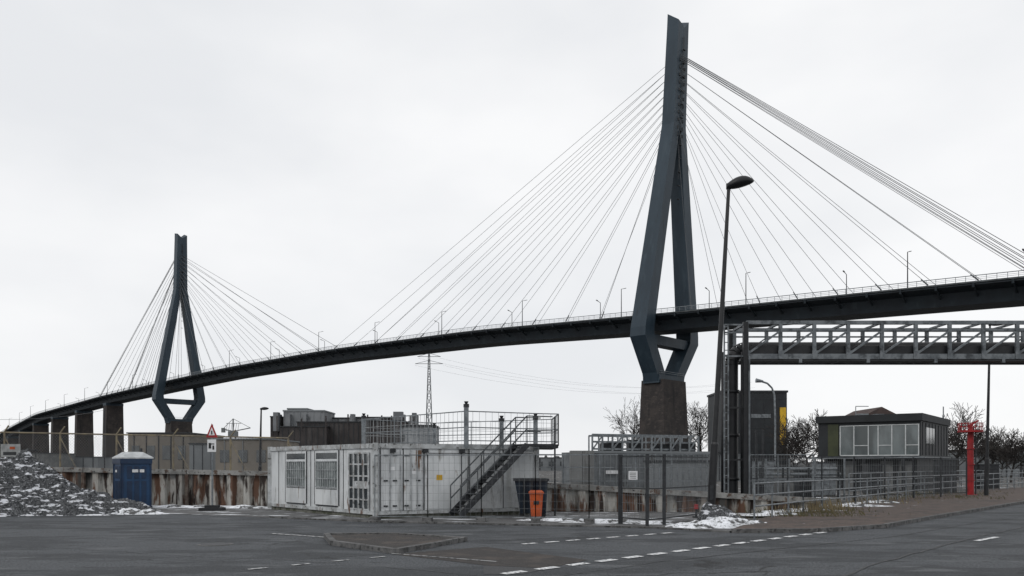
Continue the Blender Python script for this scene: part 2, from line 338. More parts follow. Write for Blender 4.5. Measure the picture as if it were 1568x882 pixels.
def stays(pt,sp,sgn,smx,n,rad,s_first=17):
    for i in range(n):
        k=i/(n-1); z=99+22.0*k; s=sp+sgn*(s_first+(smx-s_first)*k)
        for u in (-1,1):
            l=2.0*sgn
            cab.cyl(pt(u*1.2,l,z),dk(s,u*7.9,.4) ,rad,n=4,cap=False)
            a=dk(s,u*7.9,.2); cab.cyl(a,a+(pt(u*1.2,l,z)-a).normalized()*2.2,rad*2.6,n=5)
D12=(P2-P1).length
stays(pt1,0,1,158,11,.068); stays(pt1,0,-1,95,9,.055,14)
stays(pt2,D12,-1,155,11,.09); stays(pt2,D12,1,97,10,.09,14)
for pt,sp,sg,rr in ((pt1,0,-1,.07),(pt2,D12,1,.09)):
    for j,ds in enumerate((0,1.5,3)):
        for u in (-1,1): cab.cyl(pt(u*1.2,2.0*sg,121.6+j*.45),dk(sp+sg*(96+ds),u*7.9,.4),rr,n=4,cap=False)
pr=o.part('approach_piers',brick); pc=o.part('pier_caps',steelblue)
for s in (-99,D12+97,D12+150,D12+200,D12+250,D12+300,D12+345,D12+390,D12+430):
    if s>smax: continue
    c=dk(s); a=dk(s-4); t=(dk(s+4)-a); t.z=0; t.normalize(); nn=Vector((t.y,-t.x,0)); T=5.2; L=2.2 if s!=D12+97 else 3
    ztop=c.z-4.3
    pr.loft([[c+nn*(i*T*sc)+t*(j*L*sc)+Vector((0,0,zz-c.z)) for i,j in ((-1,-1),(1,-1),(1,1),(-1,1))] for zz,sc in ((0,1.12),(ztop-1.5,1))])
    pc.loft([[c+nn*(i*T*1.05)+t*(j*L*.9)+Vector((0,0,zz-c.z)) for i,j in ((-1,-1),(1,-1),(1,1),(-1,1))] for zz in (ztop-1.5,ztop+.2)])
    if s==-99: pc.loft([[c+nn*(i*8.4)+t*(j*4.5)+Vector((0,0,zz-c.z)) for i,j in ((-1,-1),(1,-1),(1,1),(-1,1))] for zz in (ztop-.4,c.z-.9)])
lp=o.part('deck_lamps',dark)
for i,s in enumerate(np.arange(smin+8,smax,20)):
    u=8.1 if i%2 else -8.1; a=dk(s,u,0); b=dk(s,u,8.3); c=dk(s,u*.82,8.7)
    lp.cyl(a,b,.15,.1,n=5); lp.beam(b,c,.12); lp.beam(c,c+(c-b).normalized()*.8,.34,.16)
o.done()

# ---------------------------------------------------------------- flood walls
def sheetpile(name,a,b,zt0,zt1,z0=0.0,capw=.36):
    a=Vector((a[0],a[1])); b=Vector((b[0],b[1])); d=b-a; L=d.length; d.normalize(); nn=Vector((d.y,-d.x))
    o=Obj(name); p=o.part('sheet_piles',rust); pts=[]; x=0
    while x<L:
        for dx,off in ((0,0),(.25,0),(.38,-.2),(.63,-.2),(.76,0)):
            pts.append((min(x+dx,L),off))
        x+=.76
    vs=[]
    for x,off in pts:
        q=a+d*x+nn*off*1; t=x/L; vs+=[(q.x,q.y,z0),(q.x,q.y,zt0+(zt1-zt0)*t)]
    p.add(vs,[(2*i,2*i+2,2*i+3,2*i+1) for i in range(len(pts)-1)])
    c=o.part('cap_beam',capm); n=max(1,int(L/4.2))
    for i in range(n):
        u=a+d*L*(i/n)-nn*.1; v=a+d*L*((i+.992)/n)-nn*.1
        z1=zt0+(zt1-zt0)*i/n; z2=zt0+(zt1-zt0)*(i+1)/n
        c.beam((u.x,u.y,z1+.05),(v.x,v.y,z2+.05),capw,.2)
    s=o.part('wall_posts',M('rust_post',(.07,.045,.035),(.15,.13,.11),scale=4,rough=.9))
    for i in range(n+1):
        q=a+d*L*(i/n); z1=zt0+(zt1-zt0)*i/n; s.beam((q.x+nn.x*.06,q.y+nn.y*.06,z0),(q.x+nn.x*.06,q.y+nn.y*.06,z1-.06),.14)
    return o.done()
sheetpile('rusty_flood_wall',(-33,36.5),(-9.6,35.2),1.78,1.36)
sheetpile('rusty_flood_wall',(.3,31.3),(bx(1250,30),30.0),1.02,.42)
o=Obj('chain_link_fence'); a=Vector((-33,36.6,0)); b=Vector((-9.8,35.3,0)); po=o.part('posts',yellowrail); wi=o.part('wire_mesh',wirem)
n=9
for i in range(n+1):
    t=i/n; q=a.lerp(b,t); zb=1.85-.42*t; zt=3.5-.5*t
    po.cyl(q+Vector((0,0,zb)),q+Vector((0,0,zt)),.04,n=6); po.beam(q+Vector((0,0,zt)),q+Vector((.25,-.1,zt+.28)),.045)
    po.beam(q+Vector((0,0,zt-.2)),q+Vector((.7,0,zb+.05)),.035)
po.cyl(a+Vector((0,0,3.48)),b+Vector((0,0,2.98)),.038,n=6)
L=(b-a).length
for i in range(int(L/.13)):
    t=i*.13/L; 
    for sg in (1,-1):
        t2=t+sg*1.5/L
        if 0<=t2<=1: wi.beam(a.lerp(b,t)+Vector((0,0,1.9-.42*t)),a.lerp(b,t2)+Vector((0,0,3.45-.5*t2)),.0045)
o.done()
o=Obj('mesh_fence'); po=o.part('posts',galv); wi=o.part('wire_mesh',wirem)
a=Vector((.6,32.3,0)); b=Vector((bx(1245,33),33,0))
for i in range(9):
    q=a.lerp(b,i/8); po.cyl(q,q+Vector((0,0,2.25)),.03,n=6)
for z in (1.15,1.7,2.22): po.beam(a+Vector((0,0,z)),b+Vector((0,0,z)),.035)
wi.mesh_fence(a,b,1.0,2.2,.12,.2,.003); o.done()

# ---------------------------------------------------------------- portable toilet
o=Obj('portable_toilet'); c0=Vector((bx(186,32.6),32.6)); d1=Vector((-.62,.72)).normalized(); d2=Vector((.86,.5)).normalized()
pl=o.part('walls',bluep); pd=o.part('ribs_and_door',blued)
A=c0; B=c0+d2*1.12; Cc=B+d1*1.12; Dd=c0+d1*1.12
pl.prism([A[:],B[:],Cc[:],Dd[:]],.08,2.05)
for aa,bb in ((A,B),(Dd,A)):
    pd.wall(aa,bb,0,.06,.08,2.05,0.0,.035); pd.wall(aa,bb,.94,1,.08,2.05,0,.035)
    for i in range(3):
        pd.wall(aa,bb,.18+.24*i,.34+.24*i,.3,1.15,0,.02); pd.wall(aa,bb,.18+.24*i,.34+.24*i,1.25,1.75,0,.02)
pd.wall(A,B,-.02,1.02,1.85,2.055,0,.05); pd.wall(Dd,A,-.02,1.02,1.852,2.057,0,.052)
rf=o.part('roof',roofw); cen=(A+Cc)/2
ring=lambda k,z:[Vector((cen.x+(q.x-cen.x)*k,cen.y+(q.y-cen.y)*k,z)) for q in (A,B,Cc,Dd)]
rf.loft([ring(1.1,2.06),ring(1.1,2.11),ring(.55,2.33),ring(.3,2.34)])
st=o.part('stickers',signw); st.wall(A,B,.35,.55,1.5,1.62,.022,.03); st.wall(A,B,.6,.75,1.5,1.62,.022,.03); st.wall(Dd,A,.3,.5,1.5,1.6,.022,.03)
bs=o.part('skid_base',dark); bs.prism([tuple(q.xy) for q in ring(1.05,0)],0.01,.078)
vp=o.part('vent_pipe',dark); vp.cyl((Cc.x*.8+cen.x*.2,Cc.y*.8+cen.y*.2,2.0),(Cc.x*.8+cen.x*.2,Cc.y*.8+cen.y*.2,2.5),.05); o.done()

# ---------------------------------------------------------------- warning sign on stand
def tri(cx,z0,h,w,y):
    return [Vector((cx-w/2,y,z0)),Vector((cx+w/2,y,z0)),Vector((cx,y,z0+h))]
o=Obj('warning_sign'); D=31.7; x=bx(325,D)
p=o.part('pole',galv); p.cyl((x,D,0),(x,D,hz(650,D)),.035)
p=o.part('red_triangle',redp); zt=hz(670,D)
p.add(tri(x,zt,.56,.46,D-.05)+tri(x,zt,.56,.46,D-.035),[(0,1,2),(5,4,3),(0,3,4,1),(1,4,5,2),(2,5,3,0)])
p=o.part('white_triangle',signw); p.add(tri(x,zt+.09,.32,.25,D-.054),[(0,1,2)])
p=o.part('symbol',black); p.box(x-.025,x+.025,D-.06,D-.056,zt+.12,zt+.27)
p=o.part('lower_sign',signw); p.box(x-.17,x+.17,D-.06,D-.04,hz(692,D),hz(673,D))
p=o.part('lower_symbol',black); zc=hz(683,D)
p.box(x-.12,x-.02,D-.066,D-.061,zc-.1,zc+.12); p.box(x+.03,x+.1,D-.066,D-.061,zc-.14,zc+.02); p.box(x-.02,x+.1,D-.066,D-.0615,zc+.06,zc+.1)
p=o.part('foot_plate',black); p.box(x-.45,x+.45,D-.25,D+.25,.01,.12); p.box(x-.25,x+.25,D-.15,D+.15,.12,.22); o.done()

# ---------------------------------------------------------------- office container
o=Obj('office_container')
C0=Vector((bx(575,26.8),26.8)); CL=Vector((bx(414,32.7),32.7)); CR=Vector((bx(822,29.4),29.4)); CB=CL+(CR-C0)
H=2.5
p=o.part('walls',white); p.prism([C0[:],CR[:],CB[:],CL[:]],.14,H-.12)
pf=o.part('frame',framem)
ring2=[C0,CR,CB,CL]
for a,b in ((CL,C0),(C0,CR),(CR,CB)):
    pf.wall(a,b,0,1,H-.14,H+.02,-.1,.06); pf.wall(a,b,0,1,.14,.26,-.1,.05)
for q in ring2: pf.beam((q.x,q.y,.06),(q.x,q.y,H+.04),.17)
pl=o.part('plinth',mossm); pl.prism([tuple((q-(C0+CB)/2)*.99+(C0+CB)/2) for q in ring2],0.0,.15)
rf=o.part('roof',dark); rf.prism([tuple((q-(C0+CB)/2)*.985+(C0+CB)/2) for q in ring2],H-.12,H+.03)
T=lambda px: tb(CL,C0,px)
fr=o.part('window_frames',white); gl=o.part('window_glass',curtain); dg=o.part('vents',glassd); bars=o.part('window_bars',lightwire); tr=o.part('panel_joints',dark)
for x0,x1 in ((440,468),(485,517)):
    t0,t1=T(x0),T(x1)
    fr.wall(CL,C0,t0-.012,t1+.012,.35,2.32,0,.03)
    dg.wall(CL,C0,t0,t1,2.02,2.24,.03,.036); gl.wall(CL,C0,t0,t1,1.0,1.92,.03,.036)
    for i in range(9):
        t=t0+(t1-t0)*(i+.5)/9; q=CL.lerp(C0,t); d=(C0-CL).normalized(); nn=Vector((d.y,-d.x)); q=q+nn*.08
        bars.beam((q.x,q.y,.98),(q.x,q.y,1.95),.02)
    for z in (1.0,1.3,1.62,1.93): bars.wall(CL,C0,t0,t1,z-.012,z+.012,.06,.09)
    tr.wall(CL,C0,t0-.016,t0-.012,.35,2.32,0,.035); tr.wall(CL,C0,t1+.012,t1+.016,.35,2.32,0,.035); tr.wall(CL,C0,t0,t1,.92,.94,.03,.036); tr.wall(CL,C0,t0,t1,.3,.34,.0,.036)
t0,t1=T(536),T(566)
dg.wall(CL,C0,t0,t1,.27,2.2,.0,.02)
dr=o.part('lattice_door',framem)
for i in range(5):
    t=t0+(t1-t0)*i/4; dr.wall(CL,C0,t-.005,t+.005,.2,2.22,.03,.06)
for z in (.27,.6,1.0,1.4,1.8,2.18): dr.wall(CL,C0,t0,t1,z,z+.05,.025,.055)
dr.wall(CL,C0,(t0+t1)/2-.03,t1,1.0,1.25,.06,.065)
for px in (427,476,526): tr.wall(CL,C0,T(px)-.002,T(px)+.002,.26,2.36,0,.01)
R=lambda px: tb(C0,CR,px)
rp=o.part('rusty_door_leaf',whiterust); rp.wall(C0,CR,R(618),R(645),.28,2.3,0,.035)
dl=o.part('door_leaf',white); dl.wall(C0,CR,R(588),R(616),.28,2.3,0,.035)
for px in (596,612,628,638):
    q=C0.lerp(CR,R(px)); d=(CR-C0).normalized(); nn=Vector((d.y,-d.x)); q=q+nn*.07
    bars.cyl((q.x,q.y,.26),(q.x,q.y,2.34),.018,n=6)
dl.wall(C0,CR,R(654),R(715),.28,2.3,0,.02); dl.wall(C0,CR,R(722),R(800),.28,2.3,0,.02)
for px in (582,617,649,718,770): tr.wall(C0,CR,R(px)-.003,R(px)+.003,.26,2.36,0,.026)
ys=o.part('yellow_sticker',yellow); ys.wall(C0,CR,R(668),R(677),1.28,1.46,.02,.026)
sg=o.part('notice_plates',signw); sg.wall(C0,CR,R(596),R(604),1.62,1.74,.036,.042); sg.wall(C0,CR,R(630),R(636),1.5,1.6,.036,.042)
lm=o.part('wall_lamps',dark)
for px in (600,650,706):
    lm.wall(C0,CR,R(px)-.015,R(px)+.015,2.22,2.34,.03,.16)
for px in (590,604,622,640):
    for z in (.4,1.25,2.1): lm.wall(C0,CR,R(px)-.012,R(px)+.012,z,z+.05,.035,.06)
cbl=o.part('wall_cable',dark); cbl.wall(C0,CR,R(655),R(816),2.2,2.215,.021,.04); cbl.wall(C0,CR,R(706)-.002,R(706)+.002,.3,2.2,.021,.041)
o.done()

# rooftop railing
o=Obj('roof_platform_railing')
A=Vector((bx(557,33.0),33.0)); Cq=Vector((bx(714,28.0),28.0)); E=Vector((bx(820,29.3),29.3)); Gq=Vector((bx(855,29.6),29.6)); Hq=Vector((bx(845,33),33)); I=Vector((bx(665,36),36))
po=o.part('rails',galv); wi=o.part('infill_mesh',lightwire); tp=o.part('corner_masts',galv); lt=o.part('mast_lamps',dark)
def rail(a,b,z0=H+.05,h=1.12,dx=.24):
    for z in (z0+h,z0+h*.5,z0+.1): po.beam((a.x,a.y,z),(b.x,b.y,z),.035)
    n=max(1,int((b-a).length/1.8))
    for i in range(n+1):
        q=a.lerp(b,i/n); po.beam((q.x,q.y,z0-.05),(q.x,q.y,z0+h),.04)
    wi.mesh_fence(a,b,z0+.1,z0+h,dx,.28,.006)
rail(A,Cq); rail(Cq,E); rail(Gq,Hq); rail(Hq,I); rail(I,A); rail(E,Gq)
for q,zt in ((A,3.85),(Cq,3.95),(Vector((bx(768,28.8),28.8)),3.5),(E,3.6),(I,3.6)):
    tp.beam((q.x,q.y,H-.1),(q.x,q.y,zt-.15),.16); lt.cyl((q.x,q.y,zt-.15),(q.x,q.y,zt-.03),.1,n=8); lt.cyl((q.x,q.y,zt-.03),(q.x,q.y,zt+.06),.04,.08,n=8)
fl=o.part('platform',dark); fl.prism([tuple(E),tuple(Gq),tuple(Hq),tuple(E+Vector((-.3,3)))],H-.08,H+.06)
o.done()
o=Obj('steel_staircase'); d=(CR-C0).normalized(); nn=Vector((d.y,-d.x))
sp=o.part('stringers',dark); tr=o.part('treads',dark); hr=o.part('handrails',M('stair_rail_grey',(.09,.1,.105),(.05,.055,.06),scale=4,rough=.6))
b0=C0.lerp(CR,tb(C0,CR,686))+nn*.25; b1=C0.lerp(CR,tb(C0,CR,785))+nn*.25
for k in (0,.9):
    a=b0+nn*k; b=b1+nn*k
    sp.beam((a.x,a.y,.1),(b.x,b.y,H),.05,.2)
    for hgt in (1.0,.55): hr.beam((a.x,a.y,.1+hgt),(b.x,b.y,H+hgt),.04)
    for i in range(5):
        t=i/4; q=a.lerp(b,t); z=.1+(H-.1)*t; hr.beam((q.x,q.y,z),(q.x,q.y,z+1.0),.04)
    for hh in (1.0,.5): hr.beam((b.x,b.y,H+hh),(b.x+d.x*1.0,b.y+d.y*1.0,H+hh),.04)
n=12
for i in range(n):
    t=(i+.5)/n; a=b0.lerp(b1,t); b=a+nn*.9; z=.1+(H-.1)*t; tr.beam((a.x,a.y,z),(b.x,b.y,z),.25,.04)
a=b1; b=b1+nn*.9; a2=a+d*1.1; b2=b+d*1.1; tr.prism([a[:],b[:],b2[:],a2[:]],H-.04,H+.04)
sp.beam((b2.x,b2.y,0),(b2.x,b2.y,H+1.0),.06); o.done()

o=Obj('waste_skip'); x0=bx(790,27.6); x1=bx(838,27.6)
p=o.part('body',navy)
p.loft([[Vector((x0+.15,27.4,.15)),Vector((x1-.05,27.4,.15)),Vector((x1-.05,28.4,.15)),Vector((x0+.15,28.4,.15))],[Vector((x0-.05,27.2,1.3)),Vector((x1,27.2,1.3)),Vector((x1,28.5,1.3)),Vector((x0-.05,28.5,1.3))]])
p=o.part('rim',dark); p.box(x0-.1,x1+.05,27.15,27.25,1.26,1.34); p.box(x0-.1,x1+.05,28.45,28.55,1.26,1.34)
for k in (.25,.5,.75): p.beam((x0+(x1-x0)*k,27.3,.15),(x0+(x1-x0)*k,27.17,1.28),.06)
p=o.part('wheels',black)
for xx in (x0+.2,x1-.15): p.cyl((xx,27.45,.1),(xx,27.55,.1),.1,n=12)
o.done()
o=Obj('orange_wheelie_bin'); xc=bx(821,26.7); p=o.part('body',orange)
p.loft([[Vector((xc+i*s,26.7+j*s,z)) for i,j in ((-1,-1),(1,-1),(1,1),(-1,1))] for z,s in ((.1,.17),(.85,.22))])
p=o.part('lid',orange); p.loft([[Vector((xc+i*s,26.7+j*s,z)) for i,j in ((-1,-1),(1,-1),(1,1),(-1,1))] for z,s in ((.851,.25),(.90,.25),(.96,.19))])
p=o.part('front_label',dark); p.box(xc-.09,xc+.09,26.48,26.49,.5,.62)
p=o.part('wheels',black); p.cyl((xc-.2,26.95,.09),(xc-.14,26.95,.09),.09,n=12); p.cyl((xc+.14,26.95,.09),(xc+.2,26.95,.09),.09,n=12); o.done()

# ---------------------------------------------------------------- front construction fence and gate
o=Obj('construction_fence'); po=o.part('frame_tubes',galv); wi=o.part('wire_mesh',wirem); ft=o.part('concrete_feet',kerbm)
pts=[Vector((bx(574,25.9),25.9)),Vector((bx(655,25.6),25.6)),Vector((bx(737,25.6),25.6)),Vector((bx(820,25.4),25.4)),Vector((bx(902,25.0),25.0)),Vector((bx(950,24.8),24.8))]
for a,b in zip(pts[:-1],pts[1:]):
    wi.mesh_fence(a,b,.18,2.1,.16,.24,.003)
    for z in (.15,2.12): po.beam((a.x,a.y,z),(b.x,b.y,z),.026)
    for q in (a,b): po.beam((q.x,q.y,.02),(q.x,q.y,2.12),.028)
    ft.box(a.x-.14,a.x+.14,a.y-.35,a.y+.35,0.012,.14)
o.done()
o=Obj('steel_gate'); po=o.part('posts',dark); wi=o.part('mesh_infill',wirem); 
q1=Vector((bx(950,24.6),24.6)); q2=Vector((bx(991,23.6),23.6)); q3=Vector((bx(1017,24.2),24.2)); q4=Vector((bx(1084,27.0),27.0))
for q,wd in ((q1,.13),(q2,.09),(q3,.09)): po.beam((q.x,q.y,0),(q.x,q.y,2.12),wd)
for a,b in ((q1,q2),(q2,q3),(q3,q4)):
    for z in (.2,1.1,2.05): po.beam((a.x,a.y,z),(b.x,b.y,z),.035)
    wi.mesh_fence(a,b,.2,2.05,.1,.22,.004)
sg=o.part('notice',signw); sg.wall(q1,q2,.35,.68,1.36,1.62,.03,.04)
tx=o.part('notice_text',black)
for k in range(4): tx.wall(q1,q2,.4,.63,1.40+k*.05,1.415+k*.05,.041,.044)
o.done()
for px in (1066,1080):
    o=Obj('hazard_lantern'); x=bx(px,27.5); p=o.part('stand',dark); p.cyl((x,27.5,.0),(x,27.5,.3),.04,.03); p.cyl((x,27.5,.0),(x,27.5,.05),.13)
    p=o.part('lens',redp); p.cyl((x,27.5,.3),(x,27.5,.46),.08,.07); o.done()

# ---------------------------------------------------------------- lamps
def street_lamp(px0,px1,D,ztop,arm,r=.09,mat=black,z0=0,headL=.9,rise=.25):
    o=Obj('street_lamp'); x0=bx(px0,D); x1=bx(px1,D); p=o.part('pole',mat)
    m=Vector((x0,D,z0)).lerp(Vector((x1,D,ztop)),.22)
    p.cyl((x0,D,z0),m,r*1.35,r*1.3,n=10); p.cyl(m,m+Vector((0,0,.08)),r*1.3,r,n=10); p.cyl(m,(x1,D,ztop),r,r*.55,n=10)
    dr=o.part('service_door',dark); dr.box(x0-.05,x0+.06,D-r*1.6,D-r*1.3,.6,1.1)
    h=o.part('lamp_head',mat); h.smooth=True
    rings=[]; xa=x1-.06; xb=x1+arm
    for k in range(13):
        t=k/12; w=.05+.27*math.sin(math.pi*min(1,t*.93+.07))**.7*headL/.9; zc=ztop+rise*.9*math.sin(t*1.9)*.8
        rings.append([Vector((xa+(xb-xa)*t, D+w*.8*math.cos(a), zc+w*.6*math.sin(a))) for a in [2*math.pi*i/10 for i in range(10)]])
    h.loft(rings); h.cyl((x1,D,ztop-.1),(x1,D,ztop+.08),r*.9,n=8)
    return o.done()
street_lamp(1088,1116,27.8,hz(285,27.8),(1152-1114)*27.8/F,.105)
street_lamp(397.5,400,80,hz(626,80),.75,.13,headL=.7,rise=.05)
street_lamp(1510,1516,45,hz(496,45),.9,.09,headL=.6,rise=.05)
o=Obj('street_lamp'); D=50; p=o.part('pole',galv); prev=Vector((bx(1187,D),D,0)); 
for px,py in ((1187,640),(1186,605),(1182,594),(1175,587),(1166,584)):
    q=Vector((bx(px,D),D,hz(py,D))); p.cyl(prev,q,.06,n=8); prev=q
h=o.part('lamp_head',galv); h.cyl(prev+Vector((.1,0,.0)),prev+Vector((-.35,0,.06)),.07,.14,n=8); o.done()

# ---------------------------------------------------------------- pipe bridge
o=Obj('pipe_bridge'); zt=hz(494,31); zb=hz(546,31); ch=o.part('truss_chords',gantrym); dg=o.part('truss_web',gantrym); pi=o.part('insulated_pipe',black); sp=o.part('support_columns',black); wk=o.part('walkway',black); sg2=o.part('column_ladder',gantrym)
xL=bx(1143,31); xR=bx(1568,31)+16; bay=1.3
for y in (31,32.7):
    ch.beam((xL,y,zt),(xR,y,zt),.12,.14); ch.beam((xL,y,zb),(xR,y,zb),.14,.2); ch.beam((xL,y,zt-.28),(xR,y,zt-.28),.05,.06)
    x=xL
    while x<xR-bay:
        dg.beam((x,y-.02,zb),(x,y-.02,zt),.13,.10); dg.beam((x,y-.03,zb+.08),(x+bay,y-.03,zt-.32),.075 if y<32 else .05)
        dg.box(x-.1,x+.1,y-.1,y-.085,zb-.1,zb+.22)
        x+=bay
x=xL
while x<xR:
    dg.beam((x,31,zb-.02),(x,32.7,zb-.02),.1); dg.beam((x,31,zt),(x,32.7,zt),.08); x+=bay
wk.box(xL,xR,31.2,32.6,zb-.06,zb-.0); wk.box(xL,xR,31.1,31.16,zb+.1,zb+.42)
pi.smooth=True
pi.cyl((xL+.1,31.7,zb+.42),(xR,31.7,zb+.42),.24,n=14); pi.cyl((xL+.1,32.3,zb+.5),(xR,32.3,zb+.5),.14,n=10)
cx=bx(1123,31.2)
pts=[Vector((xL+.15,31.7,zb+.42))]+[Vector((cx+.7-.7*math.sin(a),31.7-.2*math.sin(a),zb+.42-.7+.7*math.cos(a))) for a in [math.pi/2*i/7 for i in range(8)]]+[Vector((cx,31.5,0))]
for a,b in zip(pts[:-1],pts[1:]): pi.cyl(a,b,.26,n=14,cap=False)
for z in (1.2,2.9,4.6): pi.cyl((cx,31.5,z),(cx,31.5,z+.12),.31,n=14)
for dx,r in ((.38,.1),(.55,.07),(-.42,.06)): pi.cyl((cx+dx,31.2,0),(cx+dx,31.2,zb+.2),r,n=8)
for px,y in ((1140,30.9),(1138,32.8)): sp.beam((bx(px,31),y,0),(bx(px,31),y,zt),.17)
for px in (1108,1114): sg2.beam((bx(px,31),30.9,0),(bx(px,31),30.9,zt-.1),.05)
sg2.beam((bx(1145,31),30.8,0),(bx(1145,31),30.8,zb),.06)
for k in range(24): sg2.beam((bx(1108,31),30.9,.3*k+.2),(bx(1114,31),30.9,.3*k+.2),.03)
for z in (2,4,6): sp.beam((bx(1108,31),30.95,z),(bx(1140,31),30.95,z),.07)
for z in (zt-.1,zt-.4,zb): sg2.beam((bx(1108,31),30.9,z),(xL,30.9,z),.06)
sp.beam((xL,31,zb-.14),(xR,31,zb-.14),.08,.07)
x=xR-8; sp.beam((x,31,0),(x,31,zb),.25); sp.beam((x,32.7,0),(x,32.7,zb),.25)
for i in range(7): dg.box(xL+2+i*2.6,xL+2.12+i*2.6,30.93,31.0,zb-.24,zb-.1)
o.done()

# ---------------------------------------------------------------- right railings
def railing(name,pts,h=1.05,z0=.1,mid=(.55,),r=.03,sp=1.8):
    def f(p):
        for a,b in zip(pts[:-1],pts[1:]):
            n=max(1,round((b-a).length/sp))
            for i in range(n+1):
                q=a.lerp(b,i/n); p.cyl((q.x,q.y,0),(q.x,q.y,z0+h),r,n=6)
            for m in (h,)+tuple(mid): p.cyl((a.x,a.y,z0+m),(b.x,b.y,z0+m),r,n=6)
    single(name,galv,f)
railing('tubular_railing',[gp(1155,800),gp(1230,789),gp(1310,779),gp(1400,766),gp(1530,752),gp(1640,744)],h=1.12,mid=(.75,.4))
railing('tubular_railing',[gp(1300,772),gp(1420,756),gp(1560,745)],h=1.3,mid=(.9,.5))
o=Obj('mesh_fence'); po=o.part('posts',dark); wi=o.part('wire_mesh',wirem)
a=Vector((bx(1150,36),36)); b=Vector((bx(1480,44),44)); 
for i in range(8):
    q=a.lerp(b,i/7); po.beam((q.x,q.y,0),(q.x,q.y,2.2),.06)
for z in (.3,1.2,2.15): po.beam((a.x,a.y,z),(b.x,b.y,z),.04)
wi.mesh_fence(a,b,.2,2.1,.14,.3,.004); o.done()
for k,(px0,px1,D,z,m) in enumerate([(1152,1185,42,2.0,galv),(1190,1216,44,1.7,concrete),(1252,1280,46,1.9,galv),(1225,1243,40,1.5,dark),(1330,1352,48,1.8,dark),(1440,1465,50,2.1,dark),(1500,1530,60,1.8,dark)]):
    o=Obj('equipment_cabinet'); p=o.part('housing',m); x0,x1=bx(px0,D),bx(px1,D); p.box(x0,x1,D,D+.9,.1,z)
    p=o.part('lid',dark); p.box(x0-.05,x1+.05,D-.05,D+.95,z,z+.07); p=o.part('door_gaps',black)
    for t in (.33,.66): p.box(x0+(x1-x0)*t,x0+(x1-x0)*t+.02,D-.006,D,.2,z-.1)
    p.box(x0+.05,x1-.05,D-.01,D,z-.35,z-.3); p=o.part('plinth',kerbm); p.box(x0+.03,x1-.03,D+.03,D+.87,0,.1); o.done()
o=Obj('pipework'); p=o.part('pipes',galv); q=o.part('supports',dark); D=39
for k,z in enumerate((1.1,1.35,1.6)): p.cyl((bx(1160,D),D+k*.2,z),(bx(1290,D),D+k*.2,z),.07,n=8)
for px in (1165,1200,1240,1285): q.beam((bx(px,D),D+.1,0),(bx(px,D),D+.1,1.8),.09); p.cyl((bx(px+8,D),D,.1),(bx(px+8,D),D,2.1),.05,n=8)
for px in (1158,1168): q.cyl((bx(px,D),D,0),(bx(px,D),D,3.5),.06,n=8)
q.beam((bx(1156,D),D,3.4),(bx(1170,D),D,3.4),.07); o.done()

# ---------------------------------------------------------------- grey steel tanks / raised deck
o=Obj('steel_pontoon'); D=45; p=o.part('hull',M('grey_hull',(.15,.165,.175),(.10,.11,.118),scale=.8,rough=.6,layers=[((.24,.25,.255),2,.58,.7,ST),((.05,.045,.04),3,.57,.7,ST)])); a=Vector((bx(907,D),D)); b=Vector((bx(1092,D+3),D+3))
p.wall(a,b,0,1,0,2.55,-4,0); rb=o.part('hull_ribs',greyclad)
for i in range(22): rb.wall(a,b,i/22,i/22+.006,.1,2.44,0,.08)
rb.wall(a,b,0,1,2.45,2.6,0,.1)
fr=o.part('deck_truss',galv)
L=(b-a); 
for zz in (2.7,3.1,3.5): fr.beam((a.x,a.y,zz),(b.x-1.2,b.y-.3,zz),.1)
n=12
for i in range(n):
    u=a+L*(i/n)*.95; v=a+L*((i+1)/n)*.95; fr.beam((u.x,u.y,2.6),(u.x,u.y,3.5),.1)
    if i%2==0: fr.beam((u.x,u.y,2.65),(v.x,v.y,3.45),.07)
    fr.beam((u.x,u.y+2,2.6),(u.x,u.y+2,3.5),.08)
fr.beam((a.x,a.y+2,3.5),(b.x-1.2,b.y+1.7,3.5),.1)
dk2=o.part('deck_equipment',dark)
for t,w_,h_ in ((.08,1.2,.5),(.3,.8,.7),(.5,1.5,.45),(.72,1.0,.6)): q=a+L*t; dk2.box(q.x,q.x+w_,q.y+.6,q.y+1.6,2.56,2.56+h_)
w=o.part('name_plate',signw); w.wall(a,b,.1,.2,1.3,1.5,.09,.1); o.done()
o=Obj('concrete_block_wall'); p=o.part('blocks',concrete); x0=bx(874,42)
for r_ in range(3):
    for c_ in range(2): p.box(x0+c_*.62,x0+c_*.62+.6,42,43,.02+r_*.85,.02+r_*.85+.83)
o.done()
o=Obj('site_shed'); D=41; p=o.part('walls',greyclad); x0,x1=bx(1000,D),bx(1088,D); p.box(x0,x1,D,D+2.5,0,1.95)
p=o.part('roof',dark); p.box(x0-.1,x1+.1,D-.1,D+2.6,1.95,2.05); p=o.part('ribs',galv)
for i in range(10): p.box(x0+i*.3,x0+i*.3+.05,D-.03,D,.05,1.9)
o.done()
o=Obj('site_shed'); D=44; p=o.part('walls',M('white_shed',(.3,.315,.325),(.2,.21,.22),scale=1,rough=.7)); x0,x1=bx(622,D),bx(664,D); p.box(x0,x1,D,D+2.5,0,3.9)
p=o.part('roof',dark); p.box(x0-.1,x1+.1,D-.1,D+2.6,3.9,4.0); p=o.part('ribs',galv)
for i in range(5): p.box(x0+.05+i*.3,x0+i*.3+.1,D-.03,D,.05,3.8)
o.done()

